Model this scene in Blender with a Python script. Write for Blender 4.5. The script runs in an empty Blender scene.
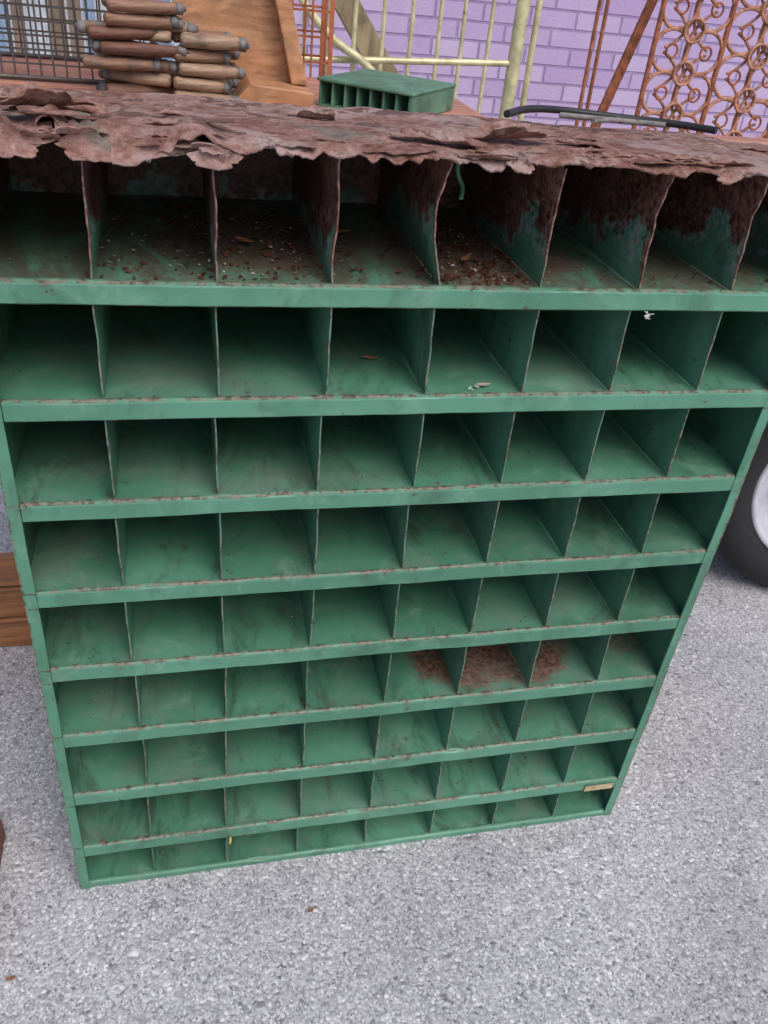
import bpy, bmesh, math, random
from mathutils import Vector, Matrix, noise, Euler
random.seed(7)
S=bpy.context.scene
# ---------------------------------------------------------------- helpers
def link(o,parent=None):
    S.collection.objects.link(o)
    if parent: o.parent=parent
    return o
def empty(name,loc=(0,0,0),rot=(0,0,0)):
    e=bpy.data.objects.new(name,None); e.location=loc; e.rotation_euler=rot; e.empty_display_size=.05
    return link(e)
def mesh(name,vs,fs,mat,parent=None,smooth=False):
    m=bpy.data.meshes.new(name); m.from_pydata([tuple(v) for v in vs],[],fs); m.validate(); m.update()
    if mat: m.materials.append(mat)
    if smooth:
        for p in m.polygons:p.use_smooth=True
    return link(bpy.data.objects.new(name,m),parent)
def boxdata(x0,x1,y0,y1,z0,z1,vs,fs):
    b=len(vs)
    vs+= [(x0,y0,z0),(x1,y0,z0),(x1,y1,z0),(x0,y1,z0),(x0,y0,z1),(x1,y0,z1),(x1,y1,z1),(x0,y1,z1)]
    fs+= [tuple(b+i for i in f) for f in ((0,3,2,1),(4,5,6,7),(0,1,5,4),(1,2,6,5),(2,3,7,6),(3,0,4,7))]
def box(name,x0,x1,y0,y1,z0,z1,mat,parent=None,bev=0):
    vs=[];fs=[];boxdata(x0,x1,y0,y1,z0,z1,vs,fs)
    o=mesh(name,vs,fs,mat,parent)
    if bev:
        m=o.modifiers.new('b','BEVEL');m.width=bev;m.segments=2
    return o
def boxes(name,L,mat,parent=None,bev=0):
    vs=[];fs=[]
    for b in L: boxdata(*b,vs,fs)
    o=mesh(name,vs,fs,mat,parent)
    if bev:
        m=o.modifiers.new('b','BEVEL');m.width=bev;m.segments=2
    return o
def plate(name,fn,nu,nv,mat,parent,th,off=0):
    vs=[fn(i/nu,j/nv) for j in range(nv+1) for i in range(nu+1)]
    fs=[(j*(nu+1)+i,j*(nu+1)+i+1,(j+1)*(nu+1)+i+1,(j+1)*(nu+1)+i) for j in range(nv) for i in range(nu)]
    o=mesh(name,vs,fs,mat,parent)
    m=o.modifiers.new('s','SOLIDIFY');m.thickness=th;m.offset=off
    return o
def tube(name,pts,r,mat,parent,cyclic=False,smooth=False,res=3):
    c=bpy.data.curves.new(name,'CURVE');c.dimensions='3D';c.bevel_depth=r;c.bevel_resolution=res;c.use_fill_caps=True
    if smooth:
        s=c.splines.new('BEZIER');s.bezier_points.add(len(pts)-1)
        for b,p in zip(s.bezier_points,pts):
            b.co=p;b.handle_left_type=b.handle_right_type='AUTO'
        s.resolution_u=12
    else:
        s=c.splines.new('POLY');s.points.add(len(pts)-1)
        for b,p in zip(s.points,pts): b.co=(*p,1)
    s.use_cyclic_u=cyclic
    c.materials.append(mat)
    return link(bpy.data.objects.new(name,c),parent)
def lathe(name,prof,mat,parent,n=48,smooth=True):
    vs=[];fs=[]
    k=len(prof)
    for i in range(n):
        a=2*math.pi*i/n
        for r,h in prof: vs.append((r*math.cos(a),h,r*math.sin(a)))
    for i in range(n):
        for j in range(k-1):
            a=i*k+j;b=((i+1)%n)*k+j
            fs.append((a,a+1,b+1,b))
    return mesh(name,vs,fs,mat,parent,smooth)
def fbm(x,y,z=0,o=4): return noise.fractal(Vector((x,y,z)),1.0,2.0,o)
def sm(a,b,x):
    t=max(0,min(1,(x-a)/(b-a)));return t*t*(3-2*t)
# ---------------------------------------------------------------- material helpers
class M:
    def __init__(s,name,rough=.6,metal=0,spec=.5):
        s.m=bpy.data.materials.new(name);s.m.use_nodes=True;s.t=s.m.node_tree;s.N=s.t.nodes
        s.b=s.N['Principled BSDF'];s.b.inputs['Roughness'].default_value=rough;s.b.inputs['Metallic'].default_value=metal
        s.b.inputs['Specular IOR Level'].default_value=spec
        g=s.N.new('ShaderNodeNewGeometry');s.pos=g.outputs['Position'];s.geo=g
        tc=s.N.new('ShaderNodeTexCoord');s.obj=tc.outputs['Object']
    def l(s,a,b): s.t.links.new(a,b)
    def set(s,inp,v):
        if isinstance(v,bpy.types.NodeSocket): s.l(v,inp)
        elif isinstance(v,(tuple,list)) and len(v)==3 and inp.type=='RGBA': inp.default_value=(*v,1)
        else: inp.default_value=v
    def noise(s,scale,detail=4,rough=.6,vec=None,dist=0):
        n=s.N.new('ShaderNodeTexNoise');n.inputs['Scale'].default_value=scale;n.inputs['Detail'].default_value=detail
        n.inputs['Roughness'].default_value=rough;n.inputs['Distortion'].default_value=dist
        s.l(vec or s.pos,n.inputs['Vector']);return n.outputs['Fac']
    def vor(s,scale,vec=None,out='Distance',feat='F1',rnd=1):
        n=s.N.new('ShaderNodeTexVoronoi');n.feature=feat;n.inputs['Scale'].default_value=scale;n.inputs['Randomness'].default_value=rnd
        s.l(vec or s.pos,n.inputs['Vector']);return n.outputs[out]
    def vor2(s,scale):
        n=s.N.new('ShaderNodeTexVoronoi');n.voronoi_dimensions='2D';n.inputs['Scale'].default_value=scale
        s.l(s.pos,n.inputs['Vector']);return n.outputs['Distance'],n.outputs['Color']
    def mp(s,vec,scale=(1,1,1),rot=(0,0,0),loc=(0,0,0)):
        n=s.N.new('ShaderNodeMapping');n.inputs['Scale'].default_value=scale;n.inputs['Rotation'].default_value=rot;n.inputs['Location'].default_value=loc
        s.l(vec,n.inputs['Vector']);return n.outputs[0]
    def rng(s,v,a,b,c=0,d=1):
        n=s.N.new('ShaderNodeMapRange');n.interpolation_type='SMOOTHSTEP'
        s.set(n.inputs[0],v);n.inputs[1].default_value=a;n.inputs[2].default_value=b;n.inputs[3].default_value=c;n.inputs[4].default_value=d
        return n.outputs[0]
    def math(s,op,a,b=0,c=None,clamp=False):
        n=s.N.new('ShaderNodeMath');n.operation=op;n.use_clamp=clamp;s.set(n.inputs[0],a);s.set(n.inputs[1],b)
        if c is not None:s.set(n.inputs[2],c)
        return n.outputs[0]
    def mix(s,f,a,b,mode='MIX'):
        n=s.N.new('ShaderNodeMix');n.data_type='RGBA';n.blend_type=mode
        s.set(n.inputs[0],f);s.set(n.inputs[6],a);s.set(n.inputs[7],b);return n.outputs[2]
    def ramp(s,v,stops):
        n=s.N.new('ShaderNodeValToRGB');e=n.color_ramp.elements
        while len(e)<len(stops):e.new(.5)
        for k,(p,c) in zip(e,stops):k.position=p;k.color=(*c,1)
        s.l(v,n.inputs[0]);return n.outputs[0]
    def sep(s,v):
        n=s.N.new('ShaderNodeSeparateXYZ');s.l(v,n.inputs[0]);return n.outputs
    def dist(s,p):
        n=s.N.new('ShaderNodeVectorMath');n.operation='DISTANCE';s.l(s.pos,n.inputs[0]);n.inputs[1].default_value=p;return n.outputs['Value']
    def bump(s,h,st=.5,d=.002):
        n=s.N.new('ShaderNodeBump');n.inputs['Strength'].default_value=st;n.inputs['Distance'].default_value=d
        s.l(h,n.inputs['Height']);s.l(n.outputs[0],s.b.inputs['Normal']);return n
    def col(s,c): s.set(s.b.inputs['Base Color'],c)
    def rough(s,c): s.set(s.b.inputs['Roughness'],c)

W=.86;D=.30;PITCH=.1176;LH=.0213;DZ=-.0397;TOP=1.040;NC=8
def sag(y): return .016*sm(.03,.30,y)
def rust_color(m,f,pale=True):
    return m.ramp(f,[(.30,(.06,.026,.019)),(.42,(.15,.068,.05)),(.52,(.27,.15,.125)),(.62,(.38,.26,.235)),(.76,(.50,.40,.37))] if pale else
       [(.30,(.02,.010,.008)),(.45,(.065,.022,.014)),(.58,(.13,.05,.032)),(.75,(.22,.10,.07))])
def green_metal(name,kind,bright=1.0):
    m=M(name,.5,0,.5)
    sx=m.sep(m.pos)
    n=m.noise(3.2,3,.7,dist=.4)
    n2=m.noise(20,5,.75,dist=.5)
    n3=m.noise(150,2,.6)
    st=m.noise(8,4,.78,vec=m.mp(m.pos,{'lip':(1.0,1,.7),'floor':(1.9,.6,1),'div':(1,1,.4)}[kind],loc=(3,1,2)),dist=1.0)
    a=tuple(bright*c for c in (.053,.158,.102));b=tuple(bright*c for c in (.080,.220,.150));d=tuple(bright*c for c in (.165,.275,.215))
    c=m.mix(m.rng(n,.35,.68),a,b)
    c=m.mix(m.rng(n2,.50,.74,0,.5),c,d)
    c=m.mix(m.rng(st,.49,.68,0,.4 if kind=='lip' else .6),c,(.042,.066,.046))
    fine=m.math('ADD',m.math('MULTIPLY',n2,.5),m.math('MULTIPLY',n3,.5))
    rc=m.mix(m.rng(n3,.35,.65),(.055,.02,.013),(.17,.085,.055))
    fr=m.noise(55,4,.75,vec=m.mp(m.pos,loc=(5,2,8)))
    c=m.mix(m.rng(m.math('ADD',fr,m.math('MULTIPLY',st,.35)),.83,.87,0,.8),c,rc)
    if kind=='div': e=m.rng(sx[1],.0035,.0065,1,0)
    elif kind=='lip':
        zz=m.math('ADD',sx[2],m.math('MULTIPLY',m.math('SUBTRACT',n2,.5),.003))
        f=m.math('FRACT',m.math('DIVIDE',m.math('SUBTRACT',zz,DZ+LH-.0016),PITCH))
        e1=m.math('MULTIPLY',m.rng(f,.0,.006,0,1),m.rng(f,.022,.030,1,0))
        f2=m.math('FRACT',m.math('DIVIDE',m.math('SUBTRACT',zz,DZ-.002),PITCH))
        e2=m.math('MULTIPLY',m.rng(f2,.022,.030,1,0),.8)
        e=m.math('MAXIMUM',e1,e2)
        ex=m.math('MAXIMUM',m.rng(sx[0],.001,.003,1,0),m.rng(sx[0],W-.003,W-.001,0,1))
        e=m.math('MAXIMUM',e,ex)
    else: e=m.rng(sx[1],.002,.006,1,0)
    e=m.math('MULTIPLY',e,m.rng(fr,.40,.56,.12 if kind!='floor' else 0,.9))
    ec=m.mix(m.rng(n3,.35,.62),(.06,.04,.028),(.20,.165,.13) if kind!='div' else (.26,.21,.17))
    c=m.mix(e,c,ec)
    if kind=='lip':
        sc=m.noise(26,4,.8,vec=m.mp(m.pos,(1,1,.28),rot=(0,.5,0),loc=(1,9,3)))
        c=m.mix(m.rng(sc,.64,.70,0,.5),c,(.20,.30,.25))
        c=m.mix(m.rng(sc,.345,.30,0,.65),c,(.03,.032,.025))
    if kind=='floor':
        for p,r,am in (((.56,.09,.335),.11,.9),((.655,.09,.335),.11,.95),((.50,.12,.93),.16,.85),((.27,.14,.93),.15,.75),((.72,.16,.10),.10,.5),((.60,.2,.21),.09,.6),((.76,.1,.93),.12,.5),((.84,.1,.34),.07,.5)):
            k=m.math('ADD',m.rng(m.dist(p),r*.2,r*1.2,.5,-.25),m.math('SUBTRACT',fine,.5))
            c=m.mix(m.rng(k,.02,.22,0,am),c,m.mix(m.rng(n3,.4,.6),(.085,.028,.02),(.22,.11,.085)))
        dn=m.noise(6,4,.75,vec=m.mp(m.pos,loc=(9,4,1)))
        c=m.mix(m.rng(dn,.46,.68,0,.5),c,(.19,.22,.185))
        v=m.vor(240);
        c=m.mix(m.math('MULTIPLY',m.rng(v,.0,.22,1,0),m.rng(dn,.42,.58)),c,(.03,.018,.012))
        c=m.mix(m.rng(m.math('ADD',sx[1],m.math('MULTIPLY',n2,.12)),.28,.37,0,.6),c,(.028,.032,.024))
        g=m.rng(sx[2],.90,.915)
        c=m.mix(m.math('MULTIPLY',g,m.rng(m.math('ADD',st,m.math('MULTIPLY',fine,.4)),.55,.8,.1,.8)),c,(.10,.085,.065))
    if kind=='div':
        big=m.noise(9,4,.78)
        zz=m.math('ADD',sx[2],m.math('MULTIPLY',m.math('SUBTRACT',big,.5),.22))
        zz=m.math('ADD',zz,m.math('MULTIPLY',sx[1],.22))
        halo=m.rng(zz,.945,.985)
        c=m.mix(m.math('MULTIPLY',halo,m.rng(fine,.42,.58)),c,(.27,.32,.31))
        c=m.mix(m.rng(zz,.978,.990),c,m.mix(m.rng(fine,.38,.62),(.05,.018,.014),(.25,.125,.11)))
        c=m.mix(m.math('MULTIPLY',m.rng(m.math('ADD',sx[1],m.math('MULTIPLY',n2,.03)),.018,.027,1,0),m.rng(zz,.92,.96)),c,m.mix(m.rng(n3,.4,.6),(.12,.05,.04),(.26,.15,.12)))
    m.col(c);m.rough(m.rng(n2,.3,.7,.32,.62))
    m.bump(n2,.12,.0015)
    return m.m
G_lip=green_metal('green_enamel_lip','lip',1.34)
G_floor=green_metal('green_enamel_shelf','floor',1.34)
G_div=green_metal('green_enamel_divider','div',1.15)
def rustmat(name,pale=True):
    m=M(name,.9,0,.2)
    n1=m.noise(16,5,.72);n2=m.noise(110,3,.7)
    f=m.math('ADD',m.math('MULTIPLY',n1,.55),m.math('MULTIPLY',n2,.45))
    c=rust_color(m,f,pale)
    if pale:
        big=m.noise(6,4,.75,dist=.6)
        c=m.mix(m.rng(big,.46,.60,0,.6),c,(.43,.34,.325))
        c=m.mix(m.rng(m.math('ADD',m.math('MULTIPLY',n1,.7),m.math('MULTIPLY',big,.45)),.61,.65,0,.8),c,(.09,.042,.033))
        c=m.mix(m.rng(big,.40,.33,0,.5),c,(.13,.17,.14))
    m.col(c);m.bump(f,1,.006);return m.m
RUST=rustmat('rust_sheet');RUSTD=rustmat('rust_dark',False)
def plain(name,c,rough=.6,metal=0,var=.25,sc=30,bump=.15,rust=0):
    m=M(name,rough,metal)
    n=m.noise(sc,4,.65)
    col=m.mix(m.rng(n,.3,.7),tuple(x*(1-var) for x in c),tuple(min(1,x*(1+var)) for x in c))
    if rust: col=m.mix(m.rng(m.noise(sc*.7,5,.75,vec=m.mp(m.pos,loc=(2,7,1))),.66-rust*.3,.74-rust*.3),col,m.mix(n,(.05,.02,.012),(.2,.09,.06)))
    m.col(col)
    if bump:m.bump(n,bump,.002)
    return m.m
def wood(name,a,b,scale=(40,40,4),rough=.6,grime=.5):
    m=M(name,rough)
    v=m.mp(m.obj,scale)
    n=m.noise(1,5,.6,vec=v,dist=1.6);n2=m.noise(4,4,.6,vec=v)
    c=m.mix(m.rng(n,.35,.65),a,b);c=m.mix(m.rng(n2,.52,.72,0,.6),c,tuple(x*.4 for x in a))
    c=m.mix(m.rng(m.noise(14,5,.75),.5,.68,0,grime),c,(.09,.07,.055))
    m.col(c);m.bump(n2,.25,.002);return m.m
# ---------------------------------------------------------------- ground
def ground_mat():
    m=M('worn_aggregate_asphalt',.88,0,.25)
    d,cc=m.vor2(190);cell=m.sep(cc)[0]
    d2,cc2=m.vor2(420);cell2=m.sep(cc2)[1]
    c=m.ramp(cell,[(0,(.13,.13,.14)),(.08,(.28,.28,.295)),(.40,(.41,.41,.43)),(.82,(.53,.53,.55)),(1,(.80,.80,.80))])
    c2=m.ramp(cell2,[(0,(.14,.14,.15)),(.22,(.36,.36,.38)),(.75,(.52,.52,.54)),(1,(.74,.74,.75))])
    mid=m.noise(60,3,.6)
    c=m.mix(m.rng(mid,.42,.56,.05,.95),c,c2)
    c=m.mix(m.rng(d,.45,.75,0,.45),c,(.24,.24,.25))
    big=m.noise(1.9,4,.75)
    c=m.mix(1,c,m.mix(m.rng(big,.3,.7),(.84,.84,.86),(1.10,1.10,1.11)),'MULTIPLY')
    st=m.rng(m.noise(3.5,5,.75,vec=m.mp(m.pos,loc=(5,3,0))),.56,.70,0,.32)
    c=m.mix(st,c,(.24,.23,.23))
    m.col(c)
    h=m.math('SUBTRACT',m.math('MULTIPLY',cell2,.4),m.math('MULTIPLY',d,.9))
    m.bump(h,.45,.0022);return m.m
g=mesh('ground',[(-150,-150,0),(150,-150,0),(150,150,0),(-150,150,0)],[(0,1,2,3)],ground_mat())
# ---------------------------------------------------------------- cabinet
cab=empty('metal_pigeonhole_cabinet')
def lipz(n): return (n*PITCH+DZ) if n>0 else 0.0
def liptop(n): return lipz(n)+LH if n>0 else .011
FL=.0135
for side,x in (('left',0.0),('right',W)):
    sgn=1 if side=='left' else -1
    plate('side_panel_'+side,lambda u,v,x=x,s=sgn:(x+s*.001+.0015*fbm(u*2,v*6,x*9),.001+u*D,v*(TOP-sag(u*D))),6,40,G_div,cab,.0015)
    plate('side_flange_'+side,lambda u,v,x=x,s=sgn:(x+s*(u*FL)+.0012*fbm(v*9,3,x*5),-.0015+.0012*fbm(u,v*8,x+4),.0+v*TOP),2,60,G_lip,cab,.0018)
plate('back_panel',lambda u,v:(u*W,D-.002+.002*fbm(u*5,v*5),v*(TOP-sag(D))),20,20,G_div,cab,.0015)
for n in range(0,9):
    zt=liptop(n);zb=lipz(n)
    plate('shelf_floor_%d'%n,lambda u,v,zt=zt,n=n:(.002+u*(W-.004),.001+v*(D-.004),zt-.0012+(.0018*fbm(u*6,v*3,n*3) if v>.02 else .0008*fbm(u*6,0,n*3))-.0012*math.sin(v*math.pi)),48,12,G_floor,cab,.0014,-1)
    xa=FL+.0006 if n>0 else .002;x0,x1=xa,W-xa
    def lip(u,v,zt=zt,zb=zb,n=n):
        x=x0+u*(x1-x0)
        path=[(.004,zt+.0006),(.0012,zt+.0004),(-.0008,zt-.001),(-.0014,zt-.003),(-.0012,(zt+zb)/2),(-.0012,zb+.0015),(.0006,zb),(.010,zb+.0002)]
        k=v*(len(path)-1);i=min(int(k),len(path)-2);f=k-i
        y=path[i][0]*(1-f)+path[i+1][0]*f;z=path[i][1]*(1-f)+path[i+1][1]*f
        w=.0008*fbm(u*5,n*2.3,0,3)+.0003*fbm(u*40,n*2.3,1,2)
        dent=.003*math.exp(-((u-(.17*n+.3)%1)/.02)**2)*math.exp(-((v-.2)/.2)**2)
        return (x,y+.0010*fbm(u*9,n*3.1,v*.5)+dent*.6,z+w-dent*.5)
    o=plate('shelf_lip_%d'%n,lip,160,7,G_lip,cab,.0009)
lean={4:(-.006),5:(.000),6:(-.002),7:(-.006),1:(.004),2:(-.003),3:(-.002)}
for n in range(0,9):
    z0=liptop(n)+.0002;z1=(lipz(n+1)-.0006) if n<8 else TOP-.002
    for i in range(1,NC):
        x=i*W/NC;ph=n*7.7+i*3.1
        jx=random.uniform(-.0018,.0018);tl=random.uniform(-.0022,.0022)+(lean.get(i,0) if n==8 else 0)
        notch=random.uniform(.002,.004)
        amp=.0045 if n==8 else .0014
        bow=-.009 if (n==8 and i==4) else 0
        def dv(u,v,x=x,z0=z0,z1=z1,ph=ph,jx=jx,tl=tl,notch=notch,amp=amp,n=n,bow=bow):
            y=.0025+u*(D-.006)
            y+=0 if u>.02 else (notch*.6*v + (.009*abs(fbm(v*12,ph,2))*sm(.3,1,v) if n==8 else 0)-.010*sm(.6,1,v)*(1 if n==8 else 0))
            zz=z1-(sag(y) if n==8 else 0)
            return (x+jx+tl*v*(1-.7*u)+bow*math.sin(v*3.14)*(1-u)+amp*fbm(u*2.5,v*2.5,ph)*(.3+v*(1-v)*2.5),y,z0+v*(zz-z0))
        plate('divider_%d_%d'%(n,i),dv,12,16 if n==8 else 8,G_div,cab,.0015)
plate('top_plate',lambda u,v:(-.001+u*(W+.002),.004+v*(D-.004),TOP+.0005-sag(.004+v*(D-.004))+.0015*fbm(u*6,v*3,5)),30,20,RUST,cab,.0015)
def skin_z(x,y):
    z=TOP+.0055-sag(y)+.0030*fbm(x*6,y*8,2)+.0020*fbm(x*28,y*28,3)
    L=sm(.26,.02,x)
    z+=L*(.003+.009*fbm(x*16,y*7,8,3))*sm(.20,.0,y)
    z+=.018*math.exp(-((x-.085)/.012)**2)*sm(.13,-.01,y)
    z+=.010*math.exp(-((x-.20)/.02)**2)*sm(.12,-.01,y)
    return z
def skin(u,v):
    x=-.03+u*(W+.05)
    rag=.010*fbm(x*9,1.3,0,3)+.013*fbm(x*38,4.1,0,5)
    y0=-.008+rag
    yb=D+.002-.07*sm(.50,.86,x)+.02*fbm(x*14,9.2,1,4)-.01
    y=y0+v*(yb-y0)
    z=skin_z(x,y)
    d=max(0,(.006-y))/.02
    dr=.004+.020*sm(.28,.0,x)*(.4+abs(fbm(x*12,7.7,0,3))*2)+.010*abs(fbm(x*15,7.7,0,3))
    if .075<x<.115: dr*=.4
    z-=dr*min(1.2,d)**1.5
    return (x+.004*fbm(x*20,y*20,9),y,z)
plate('rusted_top_skin',skin,420,90,RUST,cab,.0016)
vs=[];fs=[]
def flake(c,rad,curl,rot,asp=.5,seed=0):
    b=len(vs);n=36;rings=4
    R=Euler(rot).to_matrix()
    def P(r,a):
        q=1+.35*fbm(math.cos(a)*1.3,math.sin(a)*1.3,seed,3)+.22*fbm(math.cos(a)*6,math.sin(a)*6,seed,3)*r
        x=r*rad*math.cos(a)*q;y=r*rad*asp*math.sin(a)*q
        z=curl*(y*y)/(rad)*3+.06*rad*fbm(x*40,y*40,seed,3)
        return Vector(c)+R@Vector((x,y,z))
    vs.append(P(0,0))
    for k in range(1,rings+1):
        for j in range(n): vs.append(P(k/rings,2*math.pi*j/n))
    for j in range(n):
        fs.append((b,b+1+j,b+1+(j+1)%n))
        for k in range(rings-1):
            a=b+1+k*n;fs.append((a+j,a+n+j,a+n+(j+1)%n,a+(j+1)%n))
for i in range(64):
    x=random.uniform(-.02,W);y=random.uniform(-.004,.03) if i<40 else random.uniform(.03,.18)
    flake((x,y,skin_z(x,y)+random.uniform(.0,.003)),random.uniform(.008,.034),random.uniform(-.2,.5),(random.uniform(-.07,.05),random.uniform(-.06,.06),random.uniform(-.4,.4)),random.uniform(.2,.45),i*3.3)
for i in range(14):
    x=random.uniform(-.02,.24);y=random.uniform(-.010,.008)
    flake((x,y,TOP+random.uniform(-.003,.009)),random.uniform(.012,.028),random.uniform(-.4,.6),(random.uniform(0,.5),random.uniform(-.2,.2),random.uniform(-.4,.4)),random.uniform(.3,.5),i*7.1+.5)
for x,z,r in ((.012,1.034,.030),(.118,1.036,.026),(.155,1.036,.026),(.215,1.033,.020),(.485,1.040,.014),(.70,1.040,.014),(.855,1.038,.018),(.05,1.040,.03)):
    flake((x,-.012,z),r,.4,(1.2+random.uniform(-.3,.2),random.uniform(-.25,.25),random.uniform(-.2,.2)),.42,x*50)
flake((.49,.055,TOP+.011),.05,.7,(.08,-.05,.15),.32,91);flake((.42,.03,TOP+.010),.05,.5,(.05,.06,-.1),.25,77);flake((.08,.04,TOP+.016),.05,.5,(.05,.1,.2),.4,55)
o=mesh('peeling_rust_flakes',vs,fs,RUST,cab);m=o.modifiers.new('s','SOLIDIFY');m.thickness=.0011
vs=[];fs=[]
def bits(N,x0,x1,y0,y1,z,s0,s1):
    for _ in range(N):
        c=Vector((random.uniform(x0,x1),random.uniform(y0,y1),z+.0006));s=s0+(s1-s0)*random.random()**2
        R=Euler((random.uniform(-.4,.4),random.uniform(-.4,.4),random.uniform(0,6.3))).to_matrix();b=len(vs)
        k=random.choice((4,5,6))
        for j in range(k):
            a=2*math.pi*j/k;q=random.uniform(.5,1.1);vs.append(c+R@Vector((s*q*math.cos(a),s*q*.7*math.sin(a),0)))
        for j in range(k): vs.append(vs[b+j]+Vector((0,0,s*.25)))
        fs.append(tuple(range(b+k,b+2*k)))
        for j in range(k): fs.append((b+j,b+(j+1)%k,b+k+(j+1)%k,b+k+j))
z8=liptop(8)
bits(420,.10,.33,.01,.28,z8,.0006,.0045);bits(520,.43,.535,.01,.26,z8,.0006,.0055);bits(220,.3,.43,.03,.28,z8,.0006,.0045)
bits(260,.02,.84,.01,.28,z8,.0005,.0035);bits(90,.16,.33,.08,.28,z8,.002,.008);bits(110,.64,.84,.02,.2,z8,.0006,.004)
for n in (7,6,5,4,3,2,1,0): bits(60,.02,.84,.01,.25,liptop(n),.0004,.0018)
bits(160,.54,.70,.02,.2,liptop(3),.0005,.0025)
mesh('rust_crumbs',vs,fs,RUSTD,cab)
vs=[];fs=[];bits(200,.10,.34,.01,.24,z8,.0005,.0030);bits(160,.43,.53,.01,.22,z8,.0005,.0032);bits(80,.02,.84,.01,.22,z8,.0005,.0022)
mesh('grey_dust_crumbs',vs,fs,plain('grey_grit',(.24,.19,.16),.9,var=.4,sc=200),cab)
vs=[];fs=[];bits(26,.20,.31,.01,.2,z8,.0008,.003);bits(14,.43,.53,.02,.2,z8,.001,.003);bits(4,.48,.50,.004,.02,liptop(7),.002,.004)
for n in (6,4,1): bits(6,.05,.8,.01,.2,liptop(n),.0006,.0016)
CH=plain('paint_chips',(.5,.5,.47),.8,var=.2);mesh('paint_chips',vs,fs,CH,cab)
tube('bent_green_clip',[(.447,.05,1.030),(.448,.05,1.018),(.453,.045,1.006),(.450,.035,.998)],.0022,G_lip,cab,smooth=True)
TAPE=plain('old_tape',(.46,.36,.22),.8,var=.3,sc=60)
plate('tape_label',lambda u,v:(.790+u*.050,-.0045+.0004*fbm(u*5,v*2,3),lipz(1)+.002+v*.013+.0006*fbm(u*9,v,1)),12,3,TAPE,cab,.0004)
LEAF=plain('dry_leaf',(.26,.11,.04),.8,var=.35,sc=80);LEAFY=plain('yellow_leaf',(.5,.34,.08),.8,var=.3,sc=80)
def leaf(name,c,L,Wd,rot,mat):
    vs=[];R=Euler(rot).to_matrix();n=8
    for i in range(n+1):
        t=i/n;w=Wd*math.sin(math.pi*t)**.8*(1-.3*t) if 0<i<n else 0.0002
        for s in (-1,0,1): vs.append(Vector(c)+R@Vector(((t-.5)*L,s*w,.25*Wd*abs(s)+.2*L*(t-.5)**2)))
    fs=[(i*3+j,i*3+j+1,i*3+j+4,i*3+j+3) for i in range(n) for j in (0,1)]
    o=mesh(name,vs,fs,mat,None);o.modifiers.new('s','SOLIDIFY').thickness=.0004;return o
leaf('dry_leaf',(.388,.09,liptop(7)+.002),.020,.003,(.1,0,-.2),LEAF)
leaf('dry_leaf',(.217,-.006,.077),.013,.006,(1.3,.3,1.3),LEAFY)
leaf('dry_leaf',(.50,.02,liptop(7)+.002),.018,.003,(.1,0,.1),plain('pale_leaf',(.38,.28,.22),.8))
leaf('dry_leaf',(.33,-.09,.004),.010,.004,(.1,0,.6),LEAF)
leaf('dry_leaf',(-.08,-.12,.004),.014,.003,(.1,0,.2),LEAF)
leaf('dry_leaf',(.48,.08,z8+.003),.03,.004,(.1,0,.9),LEAF);leaf('dry_leaf',(.25,.12,z8+.003),.024,.004,(.1,0,-.7),LEAF);leaf('dry_leaf',(.36,.16,z8+.003),.022,.004,(.1,0,.3),LEAF)
LINT=plain('lint',(.75,.75,.72),.9)
e=empty('lint_tuft',(.660,-.002,.897))
for i in range(12):
    p=[Vector((0,0,0))];d=Vector((random.uniform(-1,1),random.uniform(-.6,.1),random.uniform(-1,.3)))
    for k in range(5):
        d+=Vector([random.uniform(-1.3,1.3) for _ in range(3)]);d.normalize();p.append(p[-1]+d*.0016)
    tube('fibre_%d'%i,p,.0003,LINT,e,res=1)
# ---------------------------------------------------------------- table / board behind
TT=1.016
TERRA=wood('terracotta_painted_wood',(.42,.17,.11),(.54,.27,.20),(4,40,40),.6,.3)
BRN=wood('brown_wood',(.17,.06,.025),(.28,.11,.05),(4,40,40))
t=empty('wooden_table')
boxes('top_planks',[(-.42,.585,.312,.40,TT-.018,TT),(-.42,.585,.403,.50,TT-.018,TT),(-.42,.585,.503,.62,TT-.018,TT)],TERRA,t,.002)
boxes('apron',[(-.38,.55,.33,.35,.92,TT-.020),(-.38,.55,.58,.60,.92,TT-.020)],BRN,t,.002)
boxes('legs',[(-.40,-.35,.325,.375,0,TT-.020),(.53,.58,.325,.375,0,TT-.020),(-.40,-.35,.56,.61,0,TT-.020),(.53,.58,.56,.61,0,TT-.020)],BRN,t,.003)
t=empty('wooden_board')
box('panel',.60,1.12,.315,.333,0.0,.996,BRN,t,.002)
box('cap_rail',.59,1.13,.308,.345,.998,1.018,TERRA,t,.003)
ORW=wood('orange_brown_wood',(.22,.085,.035),(.34,.15,.065),(4,40,40))
t=empty('wooden_crate')
boxes('slats',[(-.62,.15,.53,.545,.002+k*.075,.070+k*.075) for k in range(3)]+[(-.62,.15,.66,.675,.002,.070)],ORW,t,.002)
boxes('posts',[(-.60,-.56,.547,.587,0,.22),(.09,.13,.547,.587,0,.22)],BRN,t,.002)
boxes('bottom',[(-.55,.08,.56,.655,.02,.034)],BRN,t,.002)
t=empty('wooden_box')
DKR=wood('dark_red_wood',(.15,.045,.028),(.25,.09,.055),(4,40,40))
boxes('sides',[(-.52,-.118,-.12,-.102,0,.040),(-.52,-.118,.09,.108,0,.040),(-.136,-.118,-.100,.088,0,.040),(-.52,-.502,-.100,.088,0,.040)],DKR,t,.002)
box('base',-.50,-.140,-.100,.088,.004,.014,DKR,t,.001)
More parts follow.
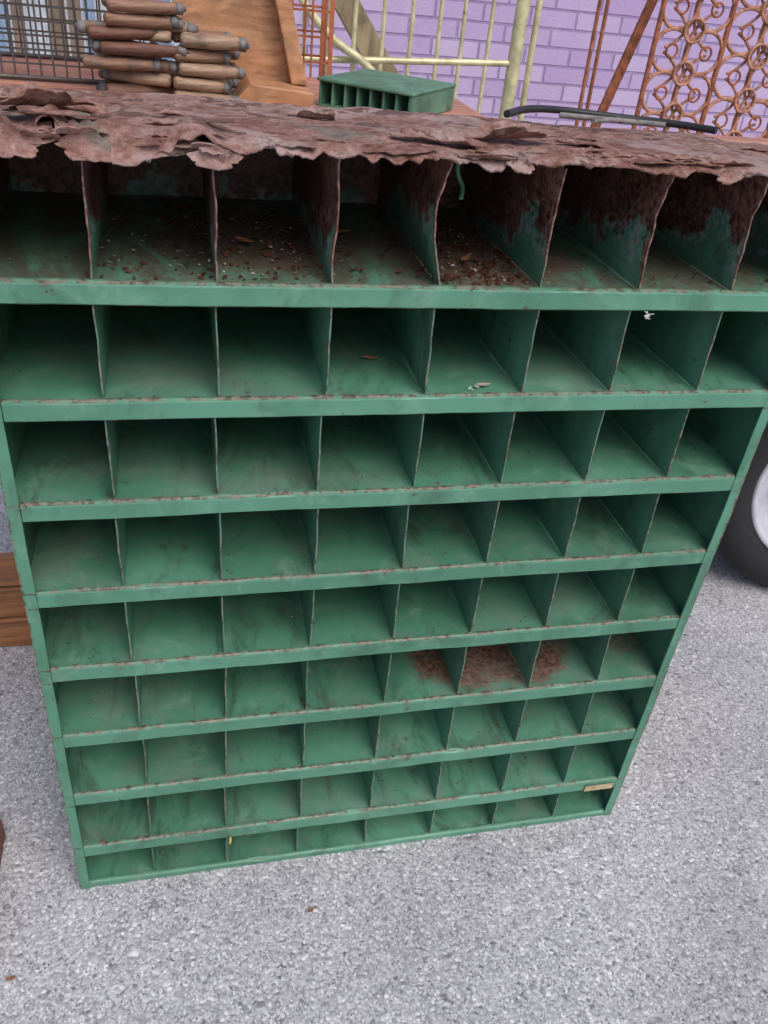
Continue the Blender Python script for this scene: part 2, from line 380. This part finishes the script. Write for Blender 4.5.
# ---------------------------------------------------------------- wooden handles pile
HW=[wood('handle_wood_%d'%k,a,b,(60,12,60),.65,.8) for k,(a,b) in enumerate((((.20,.10,.065),(.34,.20,.13)),((.28,.17,.11),(.44,.30,.20)),((.12,.05,.035),(.22,.10,.065))))]
IRON=plain('dull_iron',(.20,.19,.185),.75,.2,.4,60,.2,.2)
pile=empty('wooden_tool_handle_pile')
def handle(c,ang,tilt,L=.10,r=.0085,k=0):
    e=bpy.data.objects.new('handle_%d'%k,None);e.location=c;e.rotation_euler=(tilt,random.uniform(-.4,.4),ang);link(e,pile)
    e.scale=(1.08,1,random.uniform(.78,.92))
    pr=[(0,0),(r*.7,.0),(r*.95,.003),(r*.92,L*.2),(r*1.02,L*.5),(r*.93,L*.8),(r*.8,L*.93),(0,L*.93)]
    lathe('grip_%d'%k,pr,random.choice(HW),e,20)
    lathe('ferrule_%d'%k,[(0,L*.9),(r*.88,L*.9),(r*.88,L*.99),(r*.5,L*1.0),(r*.35,L*1.04),(0,L*1.04)],IRON,e,20)
k=0
for lay in range(7):
    for j in range(3):
        if lay==6 and j==1: continue
        ang=-math.pi/2+random.uniform(-.30,.30)
        flip=random.random()<.4
        if flip: ang+=math.pi
        st=.100+random.uniform(-.012,.014)+(.012 if lay>4 else 0)
        if flip: st+=.085
        handle((st,.335+j*.019+random.uniform(-.004,.004),TT+.0085+lay*.0143+random.uniform(-.001,.001)),ang,random.uniform(-.05,.05),L=random.uniform(.072,.095),k=k);k+=1
for lay in range(5):
    for j in range(3):
        ang=-math.pi/2+.22+random.uniform(-.25,.25)
        handle((.192+random.uniform(-.008,.006),.330+j*.019,TT+.0085+lay*.0143),ang,random.uniform(-.08,.02),L=random.uniform(.062,.078),k=k);k+=1
# ---------------------------------------------------------------- wooden bracket
PLY=wood('orange_pine',(.42,.19,.085),(.60,.32,.17),(7,40,30),.6,.3)
pb=empty('wooden_bracket',(0,-.068,TT-1.036))
def prism(name,poly,y0,y1,mat,parent,bev=.002):
    n=len(poly);vs=[(x,y0,z) for x,z in poly]+[(x,y1,z) for x,z in poly]
    fs=[tuple(range(n)),tuple(range(2*n-1,n-1,-1))]+[(i,i+n,(i+1)%n+n,(i+1)%n) for i in range(n)]
    o=mesh(name,vs,fs,mat,parent);mm=o.modifiers.new('b','BEVEL');mm.width=bev;mm.segments=2;return o
prism('side_panel',[(.268,1.037),(.335,1.037),(.325,1.08),(.300,1.22),(.195,1.22),(.190,1.13),(.198,1.10),(.225,1.085),(.255,1.06)],.47,.49,PLY,pb)
prism('brace',[(.288,1.22),(.306,1.22),(.348,1.058),(.328,1.058)],.445,.505,PLY,pb)
prism('foot',[(.252,1.0365),(.350,1.0365),(.350,1.056),(.275,1.062)],.405,.465,PLY,pb)
# ---------------------------------------------------------------- green slotted box
t=empty('green_slotted_box',(.452,.395,TT+.0012),(0,0,math.radians(-38)))
LG=plain('light_green_paint',(.10,.22,.14),.6,var=.3,rust=.15)
box('lid',-.066,.066,-.066,.075,.027,.031,LG,t,.0015)
boxes('fins',[(-.064+k*.0175,-.061+k*.0175,-.062,.060,.001,.0265) for k in range(8)],LG,t,.0006)
box('end_plate',.0615,.0645,-.064,.073,0,.0268,LG,t)
box('base',-.066,.0610,-.066,.075,-.001,.0008,LG,t)
# ---------------------------------------------------------------- wire baskets
WIRE=plain('dark_wire',(.09,.08,.075),.5,.4,.3);OWIRE=plain('rusty_orange_wire',(.36,.11,.05),.7,0,.35)
def basket(name,x0,x1,y0,y1,z0,z1,c,mat,r=.0011):
    e=empty(name);n=int((x1-x0)/c);L=[]
    for y in (y0,y1):
        for i in range(n+1):
            x=x0+i*(x1-x0)/n;L.append((x-r,x+r,y-r,y+r,z0,z1))
        m=int((z1-z0)/c)
        for j in range(m+1):
            z=z0+j*(z1-z0)/m;L.append((x0,x1,y+r*1.05,y+r*3,z-r,z+r))
    n=int((y1-y0)/c)
    for x in (x0,x1):
        for i in range(n+1):
            y=y0+i*(y1-y0)/n;L.append((x-r*3.2,x-r*1.1,y-r,y+r,z0,z1))
    boxes('wires',L,mat,e)
    tube('rim',[(x0,y0,z1),(x1,y0,z1),(x1,y1,z1),(x0,y1,z1)],.004,mat,e,cyclic=True)
    tube('base_rim',[(x0,y0,z0),(x1,y0,z0),(x1,y1,z0),(x0,y1,z0)],.003,mat,e,cyclic=True)
    return e
basket('wire_basket',-.33,.165,.42,.60,TT+.004,1.26,.0145,WIRE)
basket('wire_basket',.24,.42,.64,.72,1.0,1.2,.03,OWIRE,.0015)
boxes('stand',[(.24,.42,.64,.72,.0,.02),(.24,.26,.64,.66,.02,.995),(.40,.42,.70,.72,.02,.995)],BRN,bpy.data.objects['wire_basket.001'])
# ---------------------------------------------------------------- brass bed frame
BR=plain('tarnished_brass_paint',(.62,.57,.34),.4,.25,.25,25,.1,.08)
bed=empty('brass_bed_headboard')
yb=1.5
for x in (.42,1.035): tube('post_%.2f'%x,[(x,yb,0),(x,yb,1.35)],.017,BR,bed,res=6)
tube('post_inner',[(1.085,yb,0),(1.075,yb,1.3)],.008,BR,bed,res=6)
tube('lower_rail',[(.42,yb,.935),(1.035,yb,.965)],.008,BR,bed)
tube('bottom_rail',[(.42,yb,.40),(1.035,yb,.40)],.008,BR,bed)
tube('top_rail',[(.42,yb,1.32),(1.035,yb,1.32)],.012,BR,bed)
for x in (.50,.56,.62,.69,.76,.83,.89,.96): tube('bar_%.2f'%x,[(x,yb,.40),(x,yb,1.32)],.0055,BR,bed)
tube('curved_bar',[(.46,yb-.02,1.32),(.47,yb-.02,1.10),(.55,yb-.02,1.0),(.66,yb-.02,.93),(.72,yb-.02,.86)],.010,BR,bed,smooth=True)
DW=wood('weathered_plank',(.26,.20,.12),(.42,.33,.21),(40,40,5))
pl=empty('leaning_plank')
prism('plank',[(.45,1.22),(.50,1.25),(1.42,.03),(1.36,.0)],yb+.05,yb+.08,DW,pl)
# ---------------------------------------------------------------- rusty rods + scroll gate
RR=plain('rusty_iron',(.30,.10,.05),.8,0,.45,40,.3);RO=plain('orange_rust_paint',(.42,.20,.13),.75,0,.4,40,.3,.2)
t=empty('rusty_rods')
tube('rod_a',[(1.44,1.9,0),(1.415,1.9,1.5)],.006,RR,t);tube('rod_b',[(1.475,1.92,0),(1.45,1.92,1.5)],.006,RR,t)
prism('flat_bar',[(1.30,.0),(1.33,.0),(1.75,1.55),(1.72,1.55)],1.95,1.962,RR,t,.001)
gt=empty('scrollwork_gate')
yg=1.85
def circ(cx,cz,r,n=28,y=yg): return [(cx+r*math.cos(2*math.pi*i/n),y,cz+r*math.sin(2*math.pi*i/n)) for i in range(n)]
def arc(cx,cz,r,a0,a1,y,n=12,k=1): return [(cx+r*math.cos(a0+(a1-a0)*i/n),y,cz+k*r*math.sin(a0+(a1-a0)*i/n)) for i in range(n+1)]
def gate_panel(x0,x1,z0,z1,tag,y):
    for x in (x0,x1): tube('stile_'+tag+'%.2f'%x,[(x,y,0),(x,y,z1)],.008,RR,gt)
    for z in (z0,z1): tube('rail_'+tag+'%.2f'%z,[(x0,y,z),(x1,y,z)],.007,RR,gt)
    w=(x1-x0);r=w*.25;step=r*2.0;z=z0+r;k=0
    while z<z1-r:
        for cx,dy in ((x0+r,0),(x1-r,.0)):
            tube('ring_%s%d'%(tag,k),circ(cx,z,r,y=y+dy),.0058,RO,gt,cyclic=True,res=2);k+=1
            tube('eye_%s%d'%(tag,k),circ(cx,z,r*.32,n=16,y=y-.010),.0035,RR,gt,cyclic=True,res=2);k+=1
        # interlaced pointed arches between the rings
        cx=x0+w/2
        tube('arch_l_%s%d'%(tag,k),arc(x1,z,w*.5*1.02,math.pi*.62,math.pi*1.38,y+.011),.0048,RO,gt,res=2);k+=1
        tube('arch_r_%s%d'%(tag,k),arc(x0,z,w*.5*1.02,-math.pi*.38,math.pi*.38,y+.011),.0048,RO,gt,res=2);k+=1
        tube('ring_m_%s%d'%(tag,k),circ(cx,z+step*.5,r*.55,y=y-.011),.0042,RO,gt,cyclic=True,res=2);k+=1
        z+=step
gate_panel(1.60,1.83,.25,1.45,'a',yg);gate_panel(1.85,2.10,.25,1.45,'b',yg+.03);gate_panel(2.12,2.36,.25,1.45,'c',yg)
# ---------------------------------------------------------------- hose + rods
HB=plain('black_rubber',(.02,.02,.022),.5,0,.2)
t=empty('black_hose')
tube('hose',[(.545,.20,1.049),(.59,.25,1.048),(.65,.285,1.044),(.72,.275,1.042),(.78,.24,1.044),(.81,.20,1.046)],.0042,HB,t,smooth=True)
t=empty('iron_rod')
tube('rod',[(.63,.25,1.044),(.75,.215,1.046)],.0032,IRON,t)
tube('rod_end',[(.65,.20,1.047),(.71,.255,1.043)],.0025,IRON,t)
# ---------------------------------------------------------------- purple painted brick wall
def brick_wall():
    m=M('purple_painted_brick',.7,0,.3)
    s=m.sep(m.pos)
    cb=m.N.new('ShaderNodeCombineXYZ');m.l(s[0],cb.inputs[0]);m.l(s[2],cb.inputs[1])
    b=m.N.new('ShaderNodeTexBrick');m.l(cb.outputs[0],b.inputs['Vector'])
    b.inputs['Scale'].default_value=1;b.inputs['Brick Width'].default_value=.215;b.inputs['Row Height'].default_value=.072
    b.inputs['Mortar Size'].default_value=.0055;b.inputs['Mortar Smooth'].default_value=.35;b.inputs['Bias'].default_value=0
    b.inputs['Color1'].default_value=(.46,.34,.58,1);b.inputs['Color2'].default_value=(.56,.45,.66,1);b.inputs['Mortar'].default_value=(.34,.25,.45,1)
    c=m.mix(m.rng(m.noise(12,5,.75),.5,.75,0,.4),b.outputs['Color'],(.62,.55,.70))
    c=m.mix(m.rng(m.noise(5,5,.75),.56,.75,0,.4),c,(.25,.19,.30))
    m.col(c)
    h=m.math('SUBTRACT',m.math('MULTIPLY',m.noise(60,3,.7),.25),b.outputs['Fac'])
    m.bump(h,.9,.012);return m.m
box('brick_wall',.35,9,3.2,3.42,0,3.2,brick_wall())
fe=empty('wooden_plank_fence')
cols=[(.16,.26,.42),(.55,.60,.66),(.26,.37,.52),(.10,.14,.20),(.62,.65,.68),(.2,.3,.46),(.25,.18,.13)]
fm=[wood('fence_paint_%d'%i,tuple(c*.75 for c in col),col,(40,40,5),.6,.2) for i,col in enumerate(cols)]
x=-4.0;i=0
while x<.30:
    w=random.uniform(.035,.08)
    box('slat_%d'%i,x,x+w-.008,2.6+random.uniform(0,.01),2.62,0.05,1.9,random.choice(fm),fe,.002);x+=w;i+=1
boxes('rails',[(-4,.30,2.635,2.67,.4,.48),(-4,.30,2.635,2.67,1.4,1.48)],fm[3],fe)
# ---------------------------------------------------------------- trailer with wheel
tr=empty('parked_trailer',(1.607,.575,0),(0,0,math.radians(-14)))
RUB=plain('tyre_rubber',(.014,.014,.015),.8,0,.25,60,.3);RIM=plain('painted_steel_rim',(.60,.60,.67),.4,.3,.12,20,.05,.04);BLK=plain('black_frame_paint',(.03,.03,.032),.5,0,.3,30,.1,.1)
wh=bpy.data.objects.new('wheel',None);wh.location=(0,0,.298);link(wh,tr)
h=[(.298,-.040),(.290,-.038),(.290,-.032),(.299,-.030),(.299,-.004),(.291,-.003),(.291,.003),(.299,.004),(.299,.030),(.290,.032),(.290,.038),(.298,.040)]
prof=[(.202,-.075),(.212,-.088),(.243,-.100),(.270,-.096),(.290,-.080),(.298,-.062)]+h+[(.298,.062),(.290,.080),(.270,.096),(.243,.100),(.212,.088),(.202,.075)]
lathe('tyre',prof,RUB,wh,72)
lathe('rim',[(.209,-.080),(.205,-.088),(.196,-.084),(.188,-.060),(.176,-.032),(.150,-.028),(.12,-.045),(.085,-.055),(.055,-.045),(.05,-.070),(.03,-.076),(0,-.078)],RIM,wh,48)
for j in range(5):
    a=2*math.pi*j/5;o=lathe('lug_nut_%d'%j,[(0,-.066),(.009,-.066),(.009,-.045)],IRON,wh,6,False);o.location=(.072*math.cos(a),0,.072*math.sin(a))
for j in range(10):
    a=2*math.pi*(j+.5)/10;o=lathe('vent_%d'%j,[(0,-.0425),(.010,-.0425),(.010,-.033),(0,-.033)],BLK,wh,16,False);o.location=(.136*math.cos(a),0,.136*math.sin(a))
tube('axle',[(0,.0,0),(0,1.35,0)],.022,BLK,wh)
w2=lathe('tyre_far',prof,RUB,wh,48);w2.location=(0,1.35,0)
vs=[];fs=[];n=20
for i in range(n+1):
    a=math.pi*i/n
    for y in (-.11,.12): vs.append((.345*math.cos(a),y,.298+.345*math.sin(a)))
for i in range(n): fs.append((2*i,2*i+1,2*i+3,2*i+2))
o=mesh('fender',vs,fs,BLK,tr,True);o.modifiers.new('s','SOLIDIFY').thickness=.003
boxes('chassis',[(-.5,1.6,.16,.21,.34,.40),(-.5,1.6,1.14,1.19,.34,.40),(-.5,-.45,.212,1.138,.34,.40),(1.55,1.6,.212,1.138,.34,.40),(.5,.55,.212,1.138,.34,.40)],BLK,tr,.003)
boxes('deck',[(-.5+k*.14,-.365+k*.14,.16,1.19,.402,.425) for k in range(15)],DW,tr,.002)
boxes('side_rails',[(-.5,1.6,.16,.18,.48,.58),(-.5,1.6,1.17,1.19,.48,.58)],BLK,tr,.003)
boxes('rail_posts',[(x,x+.03,.182,.20,.426,.58) for x in (-.49,.2,.9,1.56)]+[(x,x+.03,1.15,1.168,.426,.58) for x in (-.49,.2,.9,1.56)],BLK,tr,.002)
# ---------------------------------------------------------------- camera
cam=bpy.data.cameras.new('Camera');co=bpy.data.objects.new('Camera',cam);link(co);S.camera=co
co.location=(.1814,-.7585,1.1973);co.rotation_euler=(.9676,-.0934,-.2149)
cam.sensor_fit='VERTICAL';cam.sensor_height=24;cam.lens=834.62/1024*24;cam.clip_start=.02;cam.clip_end=500
# ---------------------------------------------------------------- light
w=bpy.data.worlds.new('World');S.world=w;w.use_nodes=True
nt=w.node_tree;bg=nt.nodes['Background'];sky=nt.nodes.new('ShaderNodeTexSky');sky.sky_type='NISHITA';sky.sun_disc=False
EL=math.radians(54);AZ=math.radians(162)
sky.sun_elevation=EL;sky.sun_rotation=AZ;sky.air_density=1.0;sky.dust_density=3.5;sky.ozone_density=1.0
nt.links.new(sky.outputs[0],bg.inputs[0]);bg.inputs[1].default_value=.15
sl=bpy.data.lights.new('Sun','SUN');sl.energy=1.5;sl.angle=math.radians(45);sl.color=(1,.97,.93)
so=bpy.data.objects.new('Sun',sl);link(so);so.location=(0,0,5)
dv=Vector((math.sin(AZ)*math.cos(EL),math.cos(AZ)*math.cos(EL),math.sin(EL)));so.rotation_euler=dv.to_track_quat('Z','Y').to_euler()
S.view_settings.view_transform='Standard';S.view_settings.look='None';S.view_settings.exposure=0;S.view_settings.gamma=1
